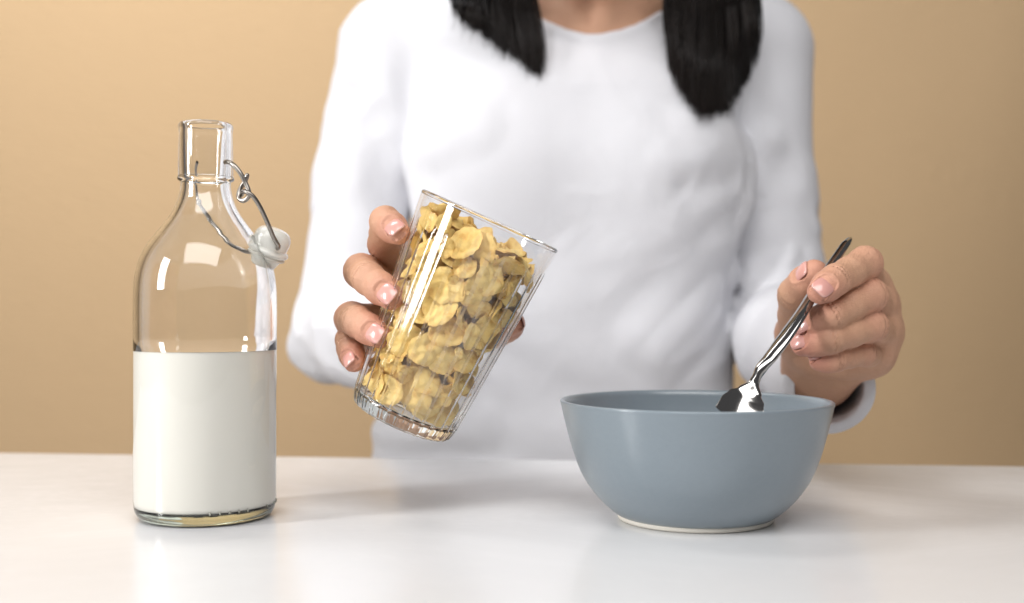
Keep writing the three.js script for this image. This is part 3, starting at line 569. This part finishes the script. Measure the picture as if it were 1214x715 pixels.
// ---- hair: two long locks lying on the chest, and the hair of the head
function strand(points, r, sides = 4) {
  const c = new THREE.CatmullRomCurve3(points, false, 'centripetal'), n = 14, pos = [], idx = [];
  for (let i = 0; i <= n; i++) {
    const t = i / n, p = c.getPoint(t), tan = c.getTangent(t), a = V().crossVectors(tan, V(0, 0, 1)).normalize(), b = V().crossVectors(tan, a), q = r * (1 - 0.75 * t ** 4);
    for (let k = 0; k < sides; k++) { const w = k / sides * 6.283; const v = p.clone().addScaledVector(a, q * Math.cos(w)).addScaledVector(b, q * Math.sin(w)); pos.push(v.x, v.y, v.z); }
  }
  for (let i = 0; i < n; i++) for (let k = 0; k < sides; k++) { const a = i * sides + k, b = i * sides + (k + 1) % sides, d = a + sides, e = b + sides; idx.push(a, d, b, b, d, e); }
  const g = new THREE.BufferGeometry(); g.setAttribute('position', new THREE.Float32BufferAttribute(pos, 3)); g.setIndex(idx); g.computeVertexNormals(); return g;
}
const eye = V(0, EYE, 0);
function onCloth(px, py, lift) {                                     // the point of the clothed body under that spot, lifted off the cloth
  const dir = P(px, py, 1).sub(eye).normalize(), p = eye.clone().addScaledVector(dir, 0.7);
  for (let i = 0; i < 120; i++) { const d = Math.min(shirtField(p.x, p.y, p.z), bodyField(p.x, p.y, p.z)); if (d < 0.0006) break; p.addScaledVector(dir, Math.min(d, 0.02) * 0.8); if (p.z < -1.05) break; }
  return p.addScaledVector(dir, -lift);
}
const hairMat = new THREE.MeshPhysicalMaterial({ color: new THREE.Color().setRGB(0.011, 0.008, 0.007), roughness: 0.48, specularIntensity: 0.5 });
const hairs = [];
function lock(n, top, bottom, rootX, lift) {
  for (let i = 0; i < n; i++) {
    const s = rnd(), dep = rnd(), [tx] = top(s), [bx, by] = bottom(s), jit = (rnd() + rnd() + rnd() - 1.5) * 9, cut = by - (rnd() ** 2) * 42 + 6 * N3(s * 13 + rootX * 90, 0.5, 0.5) + (rnd() < 0.10 ? 10 * rnd() : 0);
    const z0 = lift * (0.25 + 0.75 * dep) * (0.35 + 0.65 * Math.sqrt(Math.max(0, 1 - (2 * s - 1) ** 2)));
    const end = onCloth(bx + jit * 0.8, cut, z0 * 0.7), mid = onCloth(lerp(tx, bx, 0.6) + jit, lerp(-10, by, 0.5), z0), up = P(tx + jit * 0.6, -25, 0.880 - 0.022 * dep);
    const root = headAt.clone().add(V(rootX * (0.55 + 0.4 * s), 0.06 + 0.04 * rnd(), 0.02 - 0.05 * dep)), side = headAt.clone().add(V(rootX * (0.75 + 0.3 * (rootX > 0 ? s : 1 - s)), -0.07, 0.035 - 0.03 * dep));
    hairs.push(strand([root, side, up, mid, end], 0.0007 + 0.0006 * rnd()));
  }
}
lock(1100, (s) => [lerp(538, 628, s)], (s) => [lerp(541, 642, s ** 0.8), lerp(22, 90, s ** 0.85)], -0.085, 0.017);
lock(1500, (s) => [lerp(792, 890, s)], (s) => [lerp(797, 893, s), s < 0.3 ? lerp(84, 133, s / 0.3) : s < 0.5 ? 135 : lerp(135, 74, ((s - 0.5) / 0.5) ** 2)], 0.085, 0.020);
for (let i = 0; i < 90; i++) {                                       // loose hairs
  const left = i % 2, s = rnd(), x = left ? lerp(535, 645, s) : lerp(786, 900, s), y = left ? lerp(30, 105, s ** 0.8) : lerp(60, 145, Math.sin(s * 3.1)), dx = (rnd() - 0.5) * 22;
  hairs.push(strand([headAt.clone().add(V(left ? -0.06 : 0.06, -0.08, 0.03)), P(lerp(x, left ? 585 : 840, 0.3), -25, 0.876), P(x + dx * 0.2, y * 0.5, 0.866), onCloth(x + dx, y - rnd() * 25, 0.006 + 0.01 * rnd())], 0.00028));
}
const scalp = ellipsoid(headAt.clone().add(V(0, 0.032, -0.028)), 0.085, 0.104, 0.094), backHair = ellipsoid(V(0.065, 0.47, -1.02), 0.10, 0.17, 0.04);
const hairCap = netSurface((x, y, z) => { let d = smin(scalp(x, y, z), backHair(x, y, z), 0.03); d -= 0.002 * N3(x * 90, y * 8, z * 60); return smax(d, -Math.max(Math.abs(x - headAt.x) - 0.06, headAt.z + 0.045 - z, y - headAt.y - 0.075), 0.01); }, V(-0.07, 0.28, -1.10), V(0.20, 0.74, -0.82), 0.005);
const hairGeo = mergeGeometries([...hairs, hairCap.toNonIndexed()].map((g) => { const q = g.index ? g.toNonIndexed() : g; q.deleteAttribute('uv'); return q; }));
part('hair', local(hairGeo), hairMat, person);

// ---------------------------------------------------------------- fork
const fork = thing('fork', 'steel fork held in the hand with its tines down in the bowl', 'fork', P(950, 375, 0.5675));
const fl = (p) => p.sub(fork.position);
const hp = [P(1006.5, 283, 0.606), P(996, 299, 0.599), P(983, 318, 0.5915), P(967, 343, 0.582), P(949, 373, 0.5685), P(930, 401, 0.560), P(913, 424, 0.5545), P(903, 436, 0.552), P(897, 447, 0.551), P(893, 456, 0.5500), P(889, 465, 0.5482), P(884, 475, 0.5455), P(878, 487, 0.5422), P(872, 499, 0.5392)].map(fl);
const headDir = () => V(0.95, 0.24, -0.2).normalize(), flat = headDir();
const tw = (t) => V().lerpVectors(V(0.80, 0.56, 0.25), flat, ss(0.15, 0.95, t)).normalize();
part('handle', loft(hp, tw, (t) => interp([[0, 0.0020], [0.012, 0.0031], [0.04, 0.0036], [0.2, 0.0041], [0.385, 0.0045], [0.46, 0.0038], [0.54, 0.0030], [0.615, 0.0024], [0.67, 0.0027], [0.77, 0.0060], [0.85, 0.0092], [0.92, 0.0110], [1, 0.0116]], t)[0], (t) => interp([[0, 0.0008], [0.03, 0.0016], [0.3, 0.0022], [0.55, 0.0023], [0.7, 0.0019], [0.82, 0.0009], [1, 0.0008]], t)[0], 140, 36, 2.0, (t) => 0.0036 * ss(0.72, 0.90, t)), steel, fork);
for (let k = 0; k < 4; k++) {
  const off = flat.clone().multiplyScalar((k - 1.5) * 0.0062).add(V(0, 0, Math.abs(k - 1.5) > 1 ? 0.0018 : 0.0002));
  const tp = [P(872.3, 498, 0.5394), P(866, 511, 0.5358), P(860, 525, 0.5333), P(854, 539, 0.5318)].map((q) => fl(q).add(off));
  part('tine', loft(tp, headDir, (t) => interp([[0, 0.0024], [0.1, 0.0021], [0.6, 0.0019], [1, 0.0008]], t)[0], (t) => lerp(0.0010, 0.0006, t), 20, 12, 3), steel, fork);
}
renderer.render(scene, camera);
